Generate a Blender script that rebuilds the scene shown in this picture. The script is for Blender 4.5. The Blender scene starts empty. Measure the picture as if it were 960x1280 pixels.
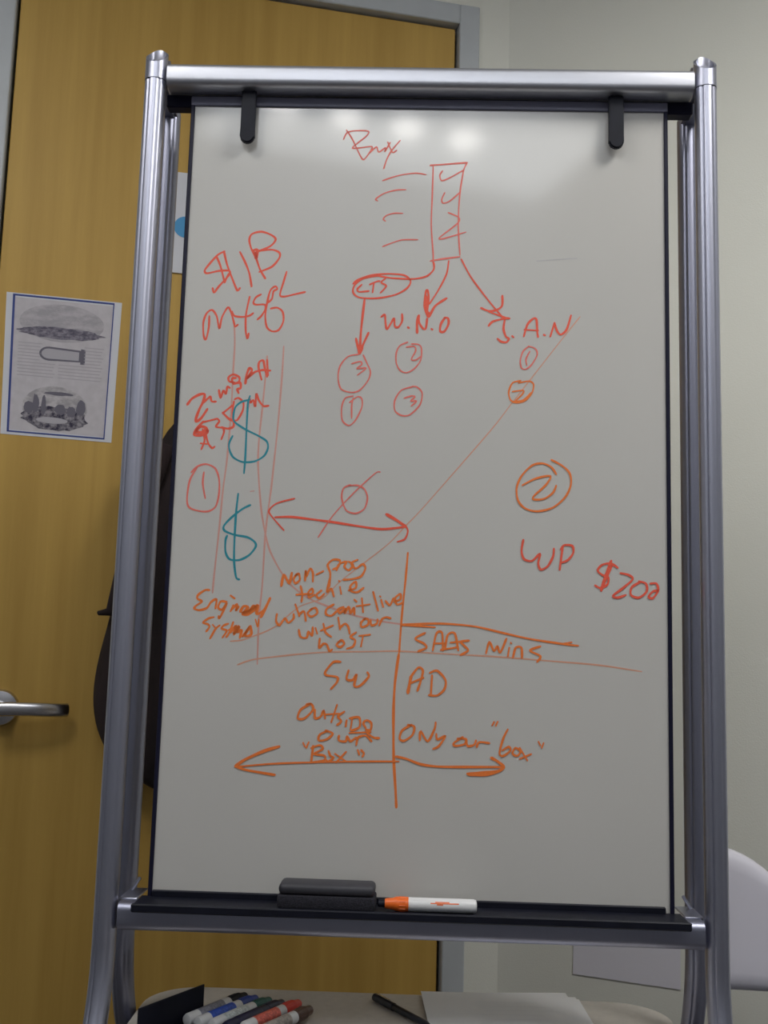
import bpy, bmesh, math, random
from mathutils import Vector, Matrix
random.seed(7)
R = math.radians
scn = bpy.context.scene
C = scn.collection

# ------------------------------------------------------------------ camera
F, PITCH, ROLL, CAM_H = 1283.0, R(7.5), R(1.6), 1.05
_f = Vector((0, math.cos(PITCH), math.sin(PITCH)))
_u0 = Vector((0, -math.sin(PITCH), math.cos(PITCH)))
_r0 = Vector((1, 0, 0))
CR = _r0 * math.cos(ROLL) + _u0 * math.sin(ROLL)
CU = _u0 * math.cos(ROLL) - _r0 * math.sin(ROLL)
CAM = Vector((0, 0, CAM_H))
cd = bpy.data.cameras.new('camera')
cd.sensor_fit = 'VERTICAL'; cd.sensor_height = 32.0; cd.lens = F / 1280.0 * 32.0
cd.clip_start = 0.02; cd.clip_end = 50
cam = bpy.data.objects.new('camera', cd); C.objects.link(cam)
M = Matrix((CR, CU, -_f)).transposed().to_4x4(); M.translation = CAM
cam.matrix_world = M
scn.camera = cam
# ------------------------------------------------------------------ world, exposure
w = bpy.data.worlds.new('world'); scn.world = w; w.use_nodes = True
w.node_tree.nodes['Background'].inputs[0].default_value = (0.5, 0.55, 0.6, 1)
w.node_tree.nodes['Background'].inputs[1].default_value = 0.02
scn.view_settings.view_transform = 'Standard'; scn.view_settings.look = 'None'
scn.view_settings.gamma = 1.0; scn.view_settings.use_curve_mapping = False
scn.view_settings.exposure = 0.0
PANEL_POWER = 23.0     # bright square ceiling panel near the side wall
LEFT_FILL_POWER = 14.0      # dimmer square panel, added near the left wall as fill light
SOFT_POWER = 4.3       # long soft panel
LAMP_POWER = 21.0       # round lamps in the long panel

# ------------------------------------------------------------------ measuring helpers
def ray(u, v):
    return CR * ((u - 480) / F) + CU * ((640 - v) / F) + _f
def on_plane(u, v, p, n):
    d = ray(u, v); return CAM + d * ((Vector(p) - CAM).dot(n) / d.dot(n))
def on_level(u, v, z):
    d = ray(u, v); return CAM + d * ((z - CAM_H) / d.z)

# ------------------------------------------------------------------ materials
def lin(c):
    return tuple(((x / 255) / 12.92 if x / 255 <= .04045 else ((x / 255 + .055) / 1.055) ** 2.4) for x in c)
MATS = {}
def mat(name, col, rough=.5, metal=0.0, var=.0, scale=(20, 20, 20), bump=0.0, bscale=200, coat=0.0, emit=0.0, spec=.5, coat_rough=.1):
    if name in MATS: return MATS[name]
    m = bpy.data.materials.new(name); m.use_nodes = True; nt = m.node_tree; b = nt.nodes['Principled BSDF']
    b.inputs['Base Color'].default_value = (*col, 1); b.inputs['Roughness'].default_value = rough
    b.inputs['Metallic'].default_value = metal; b.inputs['Specular IOR Level'].default_value = spec
    b.inputs['Coat Weight'].default_value = coat; b.inputs['Coat Roughness'].default_value = coat_rough
    tc = nt.nodes.new('ShaderNodeTexCoord')
    if var:
        mp = nt.nodes.new('ShaderNodeMapping'); mp.inputs['Scale'].default_value = scale
        nz = nt.nodes.new('ShaderNodeTexNoise'); nz.inputs['Scale'].default_value = 1; nz.inputs['Detail'].default_value = 5
        rp = nt.nodes.new('ShaderNodeValToRGB'); e = rp.color_ramp.elements
        e[0].position = .3; e[1].position = .7
        e[0].color = (*[x * (1 - var) for x in col], 1); e[1].color = (*[min(1, x * (1 + var)) for x in col], 1)
        nt.links.new(tc.outputs['Object'], mp.inputs[0]); nt.links.new(mp.outputs[0], nz.inputs['Vector'])
        nt.links.new(nz.outputs[0], rp.inputs[0]); nt.links.new(rp.outputs[0], b.inputs['Base Color'])
    if bump:
        n2 = nt.nodes.new('ShaderNodeTexNoise'); n2.inputs['Scale'].default_value = bscale; n2.inputs['Detail'].default_value = 3
        bp = nt.nodes.new('ShaderNodeBump'); bp.inputs['Strength'].default_value = bump; bp.inputs['Distance'].default_value = .002
        nt.links.new(tc.outputs['Object'], n2.inputs['Vector']); nt.links.new(n2.outputs[0], bp.inputs['Height'])
        nt.links.new(bp.outputs[0], b.inputs['Normal'])
    if emit:
        b.inputs['Emission Color'].default_value = (*col, 1); b.inputs['Emission Strength'].default_value = emit
    MATS[name] = m; return m

def wood(name, c0, c1):
    m = bpy.data.materials.new(name); m.use_nodes = True; nt = m.node_tree; b = nt.nodes['Principled BSDF']
    tc = nt.nodes.new('ShaderNodeTexCoord')
    mp = nt.nodes.new('ShaderNodeMapping'); mp.inputs['Scale'].default_value = (28, 28, 1.1)
    nz = nt.nodes.new('ShaderNodeTexNoise'); nz.inputs['Scale'].default_value = 1.0; nz.inputs['Detail'].default_value = 6; nz.inputs['Roughness'].default_value = .6
    mp2 = nt.nodes.new('ShaderNodeMapping'); mp2.inputs['Scale'].default_value = (3.2, 3.2, .35)
    n2 = nt.nodes.new('ShaderNodeTexNoise'); n2.inputs['Scale'].default_value = 1.0; n2.inputs['Detail'].default_value = 2
    mx = nt.nodes.new('ShaderNodeMath'); mx.operation = 'MULTIPLY_ADD'; mx.inputs[1].default_value = .55
    md = nt.nodes.new('ShaderNodeMath'); md.operation = 'MULTIPLY'; md.inputs[1].default_value = .45
    rp = nt.nodes.new('ShaderNodeValToRGB'); e = rp.color_ramp.elements
    e[0].position = .34; e[0].color = (*c0, 1); e[1].position = .66; e[1].color = (*c1, 1)
    L = nt.links.new
    L(tc.outputs['Object'], mp.inputs[0]); L(mp.outputs[0], nz.inputs['Vector'])
    L(tc.outputs['Object'], mp2.inputs[0]); L(mp2.outputs[0], n2.inputs['Vector'])
    L(n2.outputs[0], md.inputs[0]); L(nz.outputs[0], mx.inputs[0]); L(md.outputs[0], mx.inputs[2])
    L(mx.outputs[0], rp.inputs[0]); L(rp.outputs[0], b.inputs['Base Color'])
    b.inputs['Roughness'].default_value = .5; b.inputs['Specular IOR Level'].default_value = .3
    MATS[name] = m; return m

M_door = wood('maple veneer', (.46, .28, .062), (.62, .395, .10))
M_wall2 = mat('darkened unseen wall', (.27, .28, .31), .7, var=.02, scale=(2, 2, 2), bump=.15, bscale=350)  # unseen walls, darkened to cut bounce light and deepen shadows
M_wall = mat('painted wall', (.82, .82, .74), .6, var=.02, scale=(2, 2, 2), bump=.15, bscale=350)
M_ceil = mat('ceiling tile', (.78, .79, .80), .9, var=.05, scale=(60, 60, 60), bump=.3)
M_floor = mat('grey carpet', (.09, .085, .085), .95, var=.3, scale=(300, 300, 300), bump=.6, bscale=900)
M_jamb = mat('grey painted steel', (.52, .55, .57), .45, var=.03)
M_dark = mat('dark rebate', (.02, .02, .025), .8)
M_alu = mat('satin aluminium', (.48, .49, .58), .40, 1.0, var=.008, scale=(300, 300, 6))
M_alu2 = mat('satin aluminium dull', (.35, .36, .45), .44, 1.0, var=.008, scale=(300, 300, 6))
M_board = mat('white enamel', (.62, .605, .57), .4, var=.02, scale=(3, 3, 3), coat=1.0, coat_rough=.10, spec=.1)
M_edge = mat('navy black edge trim', (.009, .009, .028), .5, spec=.25)
M_black = mat('black plastic', (.007, .008, .016), .5, var=.2, scale=(40, 40, 40), spec=.25)
M_felt = mat('charcoal felt', (.022, .021, .03), .95, var=.5, scale=(500, 500, 500), bump=.8, bscale=700)
M_feltcap = mat('charcoal plastic', (.04, .039, .048), .55, var=.15)
M_white = mat('white plastic', (.80, .80, .80), .35)
M_paper = mat('white paper', (.86, .86, .88), .8, var=.015, scale=(8, 8, 8))
M_steel = mat('brushed nickel', (.62, .61, .62), .27, 1.0, var=.04, scale=(60, 300, 300))
M_rubber = mat('black rubber', (.015, .015, .016), .7)
M_lamin = mat('pale grey laminate', (.62, .58, .53), .5, var=.05, scale=(90, 90, 90))

# ------------------------------------------------------------------ mesh helpers
def link(o, parent=None):
    C.objects.link(o)
    if parent: o.parent = parent
    return o
def finish(name, bm, m, parent=None, smooth=35, loc=None):
    bmesh.ops.recalc_face_normals(bm, faces=bm.faces)
    me = bpy.data.meshes.new(name); bm.to_mesh(me); bm.free()
    for x in (m if isinstance(m, (list, tuple)) else [m]): me.materials.append(x)
    if smooth:
        for p in me.polygons: p.use_smooth = True
        me.set_sharp_from_angle(angle=R(smooth))
    o = bpy.data.objects.new(name, me); link(o, parent)
    if loc: o.location = loc
    return o
def tag(o, label, cat=None, group=None, kind=None):
    if label: o['label'] = label
    if cat: o['category'] = cat
    if group: o['group'] = group
    if kind: o['kind'] = kind
    return o
def empty(name, loc=(0, 0, 0), rz=0):
    o = bpy.data.objects.new(name, None); o.location = loc; o.rotation_euler = (0, 0, rz); o.empty_display_size = .05
    return link(o)
def box(bm, x0, x1, y0, y1, z0, z1, bev=0.0, seg=2, mx=None):
    r = bmesh.ops.create_cube(bm, size=1.0)
    vs = r['verts']
    for v in vs:
        v.co = Vector(((x0 + x1) / 2 + v.co.x * (x1 - x0), (y0 + y1) / 2 + v.co.y * (y1 - y0), (z0 + z1) / 2 + v.co.z * (z1 - z0)))
    if bev:
        es = list({e for v in vs for e in v.link_edges})
        rr = bmesh.ops.bevel(bm, geom=es, offset=bev, segments=seg, profile=.5, affect='EDGES')
        vs = list({v for v in rr['verts']} | {v for v in vs if v.is_valid})
    if mx is not None: bmesh.ops.transform(bm, matrix=mx, verts=vs)
    return vs
def sweep(bm, path, prof, ref=Vector((1, 0, 0)), caps=True, scales=None):
    """prof: list of (a,b); a along ref, b along tangent x ref"""
    path = [Vector(p) for p in path]; rings = []
    for i, p in enumerate(path):
        t = (path[min(i + 1, len(path) - 1)] - path[max(i - 1, 0)]).normalized()
        a = (ref - t * ref.dot(t)).normalized(); b = t.cross(a)
        s = scales[i] if scales else 1.0
        rings.append([bm.verts.new(p + a * (q[0] * s) + b * (q[1] * s)) for q in prof])
    n = len(prof)
    for r0, r1 in zip(rings, rings[1:]):
        for k in range(n): bm.faces.new((r0[k], r0[(k + 1) % n], r1[(k + 1) % n], r1[k]))
    if caps:
        bm.faces.new(rings[0]); bm.faces.new(list(reversed(rings[-1])))
def circ(r, n=20, ph=0.0): return [(r * math.cos(2 * math.pi * k / n + ph), r * math.sin(2 * math.pi * k / n + ph)) for k in range(n)]
def anyref(d):
    d = Vector(d); return Vector((1, 0, 0)) if abs(d.normalized().x) < .8 else Vector((0, 0, 1))
def rod(bm, a, b, r, n=16, r2=None):
    a, b = Vector(a), Vector(b); sweep(bm, [a, b], circ(r, n), anyref(b - a), scales=[1, (r2 / r if r2 else 1)])
def lathe(bm, prof, mx=None, n=28):
    """prof (r,z) from bottom to top, closed with caps if r>0"""
    rings = []
    for r, z in prof:
        ring = [Vector((r * math.cos(2 * math.pi * k / n), r * math.sin(2 * math.pi * k / n), z)) for k in range(n)]
        rings.append([bm.verts.new((mx @ q) if mx is not None else q) for q in ring])
    for r0, r1 in zip(rings, rings[1:]):
        for k in range(n): bm.faces.new((r0[k], r0[(k + 1) % n], r1[(k + 1) % n], r1[k]))
    bm.faces.new(list(reversed(rings[0]))); bm.faces.new(rings[-1])
def prism(bm, pts, z0, z1, mx=None):
    lo = [bm.verts.new((mx @ Vector((x, y, z0))) if mx is not None else (x, y, z0)) for x, y in pts]
    hi = [bm.verts.new((mx @ Vector((x, y, z1))) if mx is not None else (x, y, z1)) for x, y in pts]
    n = len(pts)
    bm.faces.new(list(reversed(lo))); bm.faces.new(hi)
    for k in range(n): bm.faces.new((lo[k], lo[(k + 1) % n], hi[(k + 1) % n], hi[k]))
def rrect(x0, x1, y0, y1, r, n=8):
    out = []
    for cx, cy, a0 in ((x1 - r, y1 - r, 0), (x0 + r, y1 - r, 90), (x0 + r, y0 + r, 180), (x1 - r, y0 + r, 270)):
        for k in range(n + 1):
            a = R(a0 + 90 * k / n); out.append((cx + r * math.cos(a), cy + r * math.sin(a)))
    return out
def along(a, b, up=Vector((0, 0, 1))):
    """matrix: local z from a to b, origin a"""
    a, b = Vector(a), Vector(b); z = (b - a).normalized(); x = up.cross(z)
    if x.length < 1e-4: x = Vector((1, 0, 0))
    x.normalize(); y = z.cross(x)
    m = Matrix((x, y, z)).transposed().to_4x4(); m.translation = a; return m

# ------------------------------------------------------------------ the room shell
DY = R(12)
DD = Vector((math.cos(DY), math.sin(DY), 0)); DN = Vector((math.sin(DY), -math.cos(DY), 0)); DO = Vector((0, 2.1, 0))
def W(s, n, z): return DO + DD * s + DN * n + Vector((0, 0, z))      # along door wall, out into the room, height
DM = Matrix((DD, -DN, Vector((0, 0, 1)))).transposed().to_4x4(); DM.translation = DO   # local x=s, y=-n, z
H = 2.74
c0, c1 = W(-1.35, 0, 0), W(.258, 0, 0)
A2 = R(-18); c2 = c1 + Vector((math.cos(A2), math.sin(A2), 0)) * 2.0
c3, c4 = Vector((1.357, -1.21, 0)), Vector((-1.416, -.2, 0))
def wall(name, a, b, z0=0.0, z1=H, t=.1, ext0=0.0, ext1=0.0, m=None):
    d = (b - a).normalized(); o = Vector((-d.y, d.x, 0))
    bm = bmesh.new(); p0, p1 = a - d * ext0, b + d * ext1
    q = [p0, p1, p1 + o * t, p0 + o * t]
    prism(bm, [(v.x, v.y) for v in q], z0, z1)
    return tag(finish(name, bm, m or M_wall, None, 0), None, kind='structure')
wall('wall_right', c1, c2, ext1=.1)
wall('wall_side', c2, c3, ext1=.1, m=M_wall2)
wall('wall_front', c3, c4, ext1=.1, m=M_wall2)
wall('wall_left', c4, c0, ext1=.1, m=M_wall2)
bm = bmesh.new()
DL, DRT, DT = -.785, .133, 2.422           # door leaf edges
JW = .046                                  # jamb face width
for s0, s1, z0, z1 in ((-1.35, DL - .006 - JW, 0, H), (DRT + .006 + JW, .30, 0, H), (DL - .006 - JW, DRT + .006 + JW, DT + .006 + JW, H)):
    box(bm, s0, s1, 0.0, .12, z0, z1, mx=DM)
tag(finish('wall_back', bm, M_wall, None, 0), None, kind='structure')
poly = [(c.x, c.y) for c in (c0, c1, c2, c3, c4)]
pad = [(-1.7, -1.6), (2.4, -1.6), (2.4, 2.6), (-1.7, 2.6)]
bm = bmesh.new(); prism(bm, pad, -.08, 0); tag(finish('floor', bm, M_floor, None, 0), None, kind='structure')
bm = bmesh.new(); prism(bm, pad, H, H + .08); tag(finish('ceiling', bm, M_ceil, None, 0), None, kind='structure')
# door frame
bm = bmesh.new()
e0, e1 = DL - .006, DRT + .006
box(bm, e0 - JW, e0, -.012, .12, 0, DT + .006 + JW, .002, 1, DM)
box(bm, e1, e1 + JW, -.012, .12, 0, DT + .006 + JW, .002, 1, DM)
box(bm, e0, e1, -.012, .12, DT + .006, DT + .006 + JW, .002, 1, DM)
tr = tag(finish('trim_1', bm, M_jamb, None, 30), None, kind='structure')
bm = bmesh.new()
box(bm, e0, e0 + .03, .052, .12, 0, DT, mx=DM); box(bm, e1 - .03, e1, .052, .12, 0, DT, mx=DM); box(bm, e0, e1, .052, .12, DT - .03, DT + .006, mx=DM)
tag(finish('door_stop', bm, M_dark, tr, 0), None)
# door leaf (object placed in the wall's own frame so the veneer grain runs upright)
bm = bmesh.new(); box(bm, DL, DRT, .004, .048, .008, DT, .0015, 1)
door = tag(finish('door_1', bm, M_door, None, 0), None, kind='structure')
door.matrix_world = DM
# lever handle: rosette, spindle, lever
HS, HZ = -.722, .918
mxr = DM @ Matrix.Translation((HS, 0.004, HZ)) @ Matrix.Rotation(R(90), 4, 'X')
mr = Matrix.Translation((HS, 0.004, HZ)) @ Matrix.Rotation(R(90), 4, 'X')   # local z -> -y (into the room)
bm = bmesh.new(); lathe(bm, [(.034, 0), (.034, .006), (.031, .010), (.022, .012), (.014, .013), (.0125, .045)], mr, 36)
finish('rosette', bm, M_steel, door, 40)
bm = bmesh.new()
pth = [(HS - .012, -.046, HZ), (HS + .0, -.047, HZ), (HS + .03, -.047, HZ + .001), (HS + .06, -.045, HZ + .001), (HS + .09, -.040, HZ), (HS + .112, -.030, HZ - .001), (HS + .122, -.020, HZ - .001)]
sweep(bm, pth, [(q[0] * .0125, q[1] * .006) for q in circ(1, 18)], Vector((0, 0, 1)))
lev = finish('lever', bm, M_steel, door, 50)
bm = bmesh.new(); lathe(bm, [(.007, 0), (.007, .004), (.006, .005)], Matrix.Translation((HS, -.049, HZ)) @ Matrix.Rotation(R(90), 4, 'X'), 20)
finish('lock_cylinder', bm, mat('dark keyway', (.06, .06, .08), .4, .8), lev, 40)

# ------------------------------------------------------------------ ceiling lights (above and behind the camera)
def ceiling_panel(x, y, sx, sy, rz, label, m, lamps=0):
    t = tag(empty('ceiling_light', (x, y, H), rz), label, 'light')
    bm = bmesh.new()
    for x0, x1, y0, y1 in ((-sx, sx, -sy, -sy + .025), (-sx, sx, sy - .025, sy), (-sx, -sx + .025, -sy + .025, sy - .025), (sx - .025, sx, -sy + .025, sy - .025)):
        box(bm, x0, x1, y0, y1, -.02, 0)
    finish('frame', bm, M_white, t, 0)
    bm = bmesh.new(); box(bm, -sx + .025, sx - .025, -sy + .025, sy - .025, -.012, -.002)
    finish('diffuser', bm, m, t, 0)
    for k in range(lamps):
        bm = bmesh.new(); lathe(bm, [(.030, -.026), (.046, -.022), (.052, -.0125)], Matrix.Translation(((k - 2) * .205, .02, 0)), 24)
        finish('lamp', bm, M_lamp, t, 40)
    return t
M_lamp = mat('lit lamp', (1, .98, .95), .4, emit=LAMP_POWER)
M_glow = mat('lit diffuser', (1.0, .985, .95), .5, emit=PANEL_POWER)
M_soft = mat('soft lit diffuser', (.92, .96, 1.0), .5, emit=SOFT_POWER)
M_dim = mat('left fill diffuser', (1.0, .985, .95), .5, emit=LEFT_FILL_POWER)
ceiling_panel(-.06, -.37, .66, .31, R(-22), 'long soft ceiling panel with a row of bright round lamps', M_soft, 4)
ceiling_panel(1.08, .62, .30, .30, R(-20), 'square lit ceiling panel close to the side wall', M_glow)
ceiling_panel(-.98, .48, .25, .30, R(-20), 'square fill light panel added close to the left wall', M_dim)  # unseen fill panel, added to light board and door from the left

# ------------------------------------------------------------------ the easel
EY = R(-1.5); EX = .0475
EO = Vector((EX * math.cos(EY), 1.4 + EX * math.sin(EY), 0))
easel = tag(empty('whiteboard_easel', EO, EY), 'tall silver framed whiteboard easel covered in red and orange handwriting', 'easel')
EI = (Matrix.Translation(EO) @ Matrix.Rotation(EY, 4, 'Z')).inverted()
EN = Vector((-math.sin(EY), math.cos(EY), 0)); ED = Vector((math.cos(EY), math.sin(EY), 0))
def eloc(u, v, y=0.0):           # photograph point -> easel-local x,z on the upright plane y
    q = EI @ on_plane(u, v, EO + EN * y, EN); return q.x, q.z
BX, BZ0, BZ1 = .3445, .716, 1.836
TX = .3935
# tube section: round with two grooves in the front
def tube_prof(r, n=40):
    out = []
    for k in range(n):
        a = 2 * math.pi * k / n; rr = r
        for g in (60, 120, 240, 300):
            d = abs((math.degrees(a) - g + 180) % 360 - 180)
            if d < 8: rr = r - .0018 * (1 - d / 9)
        out.append((rr * math.cos(a), rr * math.sin(a)))
    return out
TP = tube_prof(.0152, 45)
def leg_path(sy, ztop, y0):
    p = [(y0, ztop)] + [(y0, ztop - (ztop - .68) * k / 6) for k in range(1, 6)]
    rr = .25
    for k in range(0, 11):
        a = R(40) * k / 10; p.append((y0 + sy * rr * (1 - math.cos(a)), .66 - rr * math.sin(a)))
    y1, z1 = p[-1]; tt = (z1 - .075) / math.cos(R(40))
    p.append((y1 + sy * math.sin(R(40)) * tt * .5, z1 - math.cos(R(40)) * tt * .5))
    p.append((y1 + sy * math.sin(R(40)) * tt, .075))
    return p
for sx in (-1, 1):
    x = sx * TX
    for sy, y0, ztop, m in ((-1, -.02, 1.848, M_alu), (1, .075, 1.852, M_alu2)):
        bm = bmesh.new(); pp = leg_path(sy, ztop, y0)
        sweep(bm, [(x, y, z) for y, z in pp], TP)
        pst = finish('post', bm, m, easel, 50)
        yf = pp[-1][0]
        bm = bmesh.new()
        rod(bm, (x, yf, .08), (x, yf, .052), .012)
        box(bm, x - .02, x + .02, yf - .022, yf + .022, .036, .056, .004)
        finish('castor_fork', bm, M_black, pst, 40)
        bm = bmesh.new(); rod(bm, (x - .013, yf, .028), (x + .013, yf, .028), .028, 24); finish('castor_wheel', bm, M_rubber, pst, 40)
    # end cap: slanted hollow tube end, shoulder reaching back to the rear post
    bm = bmesh.new(); n = 32; r0 = .0158; r1 = .0118
    ro, ri, rb, rd = [], [], [], []
    for k in range(n):
        a = 2 * math.pi * k / n; cx, cy = math.cos(a), math.sin(a)
        zt = 1.889 + .0165 * cy
        rb.append(bm.verts.new((x + r0 * cx, -.02 + r0 * cy, 1.849)))
        ro.append(bm.verts.new((x + r0 * cx, -.02 + r0 * cy, zt)))
        ri.append(bm.verts.new((x + r1 * cx, -.02 + r1 * cy, zt + .0006 - .0002)))
        rd.append(bm.verts.new((x + r1 * .9 * cx, -.02 + r1 * .9 * cy, zt - .012)))
    for a_, b_ in ((rb, ro), (ro, ri), (ri, rd)):
        for k in range(n): bm.faces.new((a_[k], a_[(k + 1) % n], b_[(k + 1) % n], b_[k]))
    bm.faces.new(rd)
    cap = finish('end_cap', bm, M_alu, easel, 40)
    bm = bmesh.new()
    prof = [(-.005, 1.846), (-.005, 1.894), (.004, 1.902), (.018, 1.899), (.036, 1.891), (.055, 1.879), (.075, 1.863), (.090, 1.842), (.090, 1.836)]
    mm = Matrix(((0, 0, 1, x), (1, 0, 0, 0), (0, 1, 0, 0), (0, 0, 0, 1)))
    prism(bm, prof, -.0125, .0125, mm)
    bmesh.ops.bevel(bm, geom=[e for e in bm.edges], offset=.004, segments=2, affect='EDGES')
    finish('cap_shoulder', bm, M_alu2, cap, 45)
# top rail, lower rail
def rail(name, z0, z1, y0, y1, m, r=.012, half=TX - .0185):
    bm = bmesh.new(); prof = rrect(y0, y1, z0, z1, r, 6)
    mm = Matrix(((0, 0, 1, 0), (1, 0, 0, 0), (0, 1, 0, 0), (0, 0, 0, 1)))
    prism(bm, prof, -half, half, mm); return finish(name, bm, m, easel, 45)
rail('top_rail', 1.840, 1.8725, -.034, .004, mat('satin aluminium rail', (.58, .59, .64), .42, 1.0, var=.02, scale=(6, 200, 200)), .009)
rail('lower_rail', .680, .7145, -.034, .004, M_alu2, .010)
bm = bmesh.new(); box(bm, -TX + .01, TX - .01, .006, .026, 1.826, 1.846, .002, 1); finish('hanger_bar', bm, M_edge, easel, 30)
# board panel, dark edge trims
bm = bmesh.new(); box(bm, -BX + .0045, BX - .0045, 0, .010, BZ0, BZ1)
board = finish('board_panel', bm, M_board, easel, 0)
for sx in (-1, 1):
    bm = bmesh.new(); box(bm, min(sx * BX, sx * (BX - .0055)), max(sx * BX, sx * (BX - .0055)), -.003, .013, BZ0 - .003, BZ1, .001, 1)
    finish('edge_trim', bm, M_edge, easel, 30)
bm = bmesh.new(); box(bm, -BX, BX, -.0035, .013, BZ1 - .012, BZ1 + .002, .001, 1); finish('top_trim', bm, mat('grey trim', (.16, .16, .22), .5), easel, 30)
# pad hooks
for (u, v) in ((309, 180), (770, 187)):
    x, z = eloc(u, v, -.012)
    bm = bmesh.new()
    pts = [(x - .0105, 1.842)] + [(x + .0105 * math.cos(R(180 + 180 * k / 10)), z + .0105 + .0105 * math.sin(R(180 + 180 * k / 10))) for k in range(11)] + [(x + .0105, 1.842)]
    mm = Matrix(((1, 0, 0, 0), (0, 0, 1, 0), (0, 1, 0, 0), (0, 0, 0, 1)))
    prism(bm, pts, -.017, -.009, mm)
    bmesh.ops.bevel(bm, geom=[e for e in bm.edges], offset=.002, segments=2, affect='EDGES')
    hk = finish('pad_hook', bm, M_black, easel, 40)
    bm = bmesh.new(); rod(bm, (x, -.012, z + .03), (x, .0, z + .03), .004); finish('hook_pin', bm, M_black, hk, 40)
# black pen tray on the lower rail
bm = bmesh.new()
box(bm, -BX + .006, BX - .012, -.006, -.0005, .714, .7255, .001, 1)
box(bm, -BX - .008, BX + .008, -.052, -.0005, .7148, .7175, .001, 1)
box(bm, -BX - .008, BX + .008, -.056, -.050, .709, .7195, .0015, 1)
finish('pen_tray', bm, M_black, easel, 30)
for sx in (-1, 1):                     # corner brackets at the rail ends
    bm = bmesh.new(); x = sx * (TX - .026)
    box(bm, x - .012, x + .012, -.012, .045, .7135, .7165, .001, 1)
    rod(bm, (x + sx * .006, .03, .717), (x - sx * .004, .03, .733), .0022, 8)
    finish('corner_bracket', bm, M_alu, easel, 40)
# storage shelf between the legs
SZ = .54
bm = bmesh.new(); prism(bm, rrect(-.374, .374, -.16, .205, .075, 10), SZ - .018, SZ)
bmesh.ops.bevel(bm, geom=[e for e in bm.edges if abs(e.verts[0].co.z - e.verts[1].co.z) < 1e-5], offset=.003, segments=2, affect='EDGES')
shelf = finish('shelf', bm, M_lamin, easel, 40)
for sx in (-1, 1):
    bm = bmesh.new(); box(bm, min(sx * .33, sx * .381), max(sx * .33, sx * .381), -.06, .11, SZ - .030, SZ - .0185, .002, 1)
    finish('shelf_bracket', bm, M_alu2, easel, 30)

# ------------------------------------------------------------------ handwriting: ink ribbons lying on the board
INK = {
    'red': mat('red ink', (.95, .12, .065), .55, var=.12, scale=(900, 900, 900)),
    'rose': mat('thin red ink', (.88, .20, .155), .55, var=.12, scale=(900, 900, 900)),
    'orange': mat('orange ink', (.98, .22, .04), .55, var=.12, scale=(900, 900, 900)),
    'pale': mat('faded red ink', (.70, .36, .30), .55, var=.1, scale=(900, 900, 900)),
    'paleorange': mat('faded orange ink', (.74, .38, .26), .55, var=.1, scale=(900, 900, 900)),
    'teal': mat('teal ink', (.02, .29, .36), .55, var=.15, scale=(900, 900, 900)),
    'smear': mat('grey smear', (.50, .49, .49), .5),
}
CROPS = dict(A=(240, 280, 6), B=(220, 430, 6), C=(420, 150, 5.3333), D=(410, 310, 5.5652), E=(560, 310, 5.3333), F=(220, 570, 4.9231),
             G=(320, 570, 4.5714), H=(320, 680, 4.5714), I=(230, 720, 7.3846), J=(630, 560, 4.5714), K=(480, 760, 2.8235),
             L=(280, 820, 4.1739), M=(480, 820, 4.3636), P=(0, 0, 1))
def smooth_line(p, sub=6):
    if len(p) < 3: return p
    out = []
    for i in range(len(p) - 1):
        a, b, c, d = p[max(i - 1, 0)], p[i], p[i + 1], p[min(i + 2, len(p) - 1)]
        for k in range(sub):
            t = k / sub; t2, t3 = t * t, t * t * t
            q = 0.5 * ((2 * b) + (c - a) * t + (2 * a - 5 * b + 4 * c - d) * t2 + (3 * b - a - 3 * c + d) * t3)
            q = q * .85 + b.lerp(c, t) * .15
            out.append(q)
    out.append(p[-1]); return out
_lift = [0]
def ribbon(bm, pts, wd):
    _lift[0] += 1; y = -.00015 - .0000025 * _lift[0]
    q = [pts[0]]
    for p in pts[1:]:
        if (p - q[-1]).length > 2e-4: q.append(p)
    if len(q) < 2: return
    n = len(q); L, Rr = [], []
    nrm = []
    for i in range(n):
        t = (q[min(i + 1, n - 1)] - q[max(i - 1, 0)])
        if t.length < 1e-9: t = q[i] - q[i - 1]
        t.normalize(); nrm.append(Vector((-t.y, t.x)))
    ph = random.random() * 6
    for i in range(n):
        h = wd * .5 * (1 + .12 * math.sin(i * .55 + ph)) * (.8 if i in (0, n - 1) else 1)
        a, b = q[i] + nrm[i] * h, q[i] - nrm[i] * h
        L.append(bm.verts.new((a.x, y, a.y))); Rr.append(bm.verts.new((b.x, y, b.y)))
    for i in range(n - 1): bm.faces.new((L[i], Rr[i], Rr[i + 1], L[i + 1]))
    for i, sgn in ((0, -1), (n - 1, 1)):             # round ends
        t = Vector((nrm[i].y, -nrm[i].x)) * sgn; h = wd * .4
        arc = [bm.verts.new(((q[i] + nrm[i] * h * math.cos(a) + t * h * math.sin(a)).x, y, (q[i] + nrm[i] * h * math.cos(a) + t * h * math.sin(a)).y)) for a in [math.pi * k / 6 for k in range(7)]]
        bm.faces.new(arc)
PX = .00109
def write(name, label, ink, crop, wd, strokes):
    x0, y0, s = CROPS[crop]; bm = bmesh.new()
    for st in strokes:
        ww = wd
        if isinstance(st, tuple) and isinstance(st[0], (int, float)) : ww, st = st
        p = [Vector(eloc(x0 + a / s, y0 + b / s)) for a, b in st]
        ribbon(bm, smooth_line(p), ww * PX)
    me = bpy.data.meshes.new(name); bm.to_mesh(me); bm.free(); me.materials.append(INK[ink])
    o = bpy.data.objects.new(name, me); link(o, board)
    o['label'] = label
    return o

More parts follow.
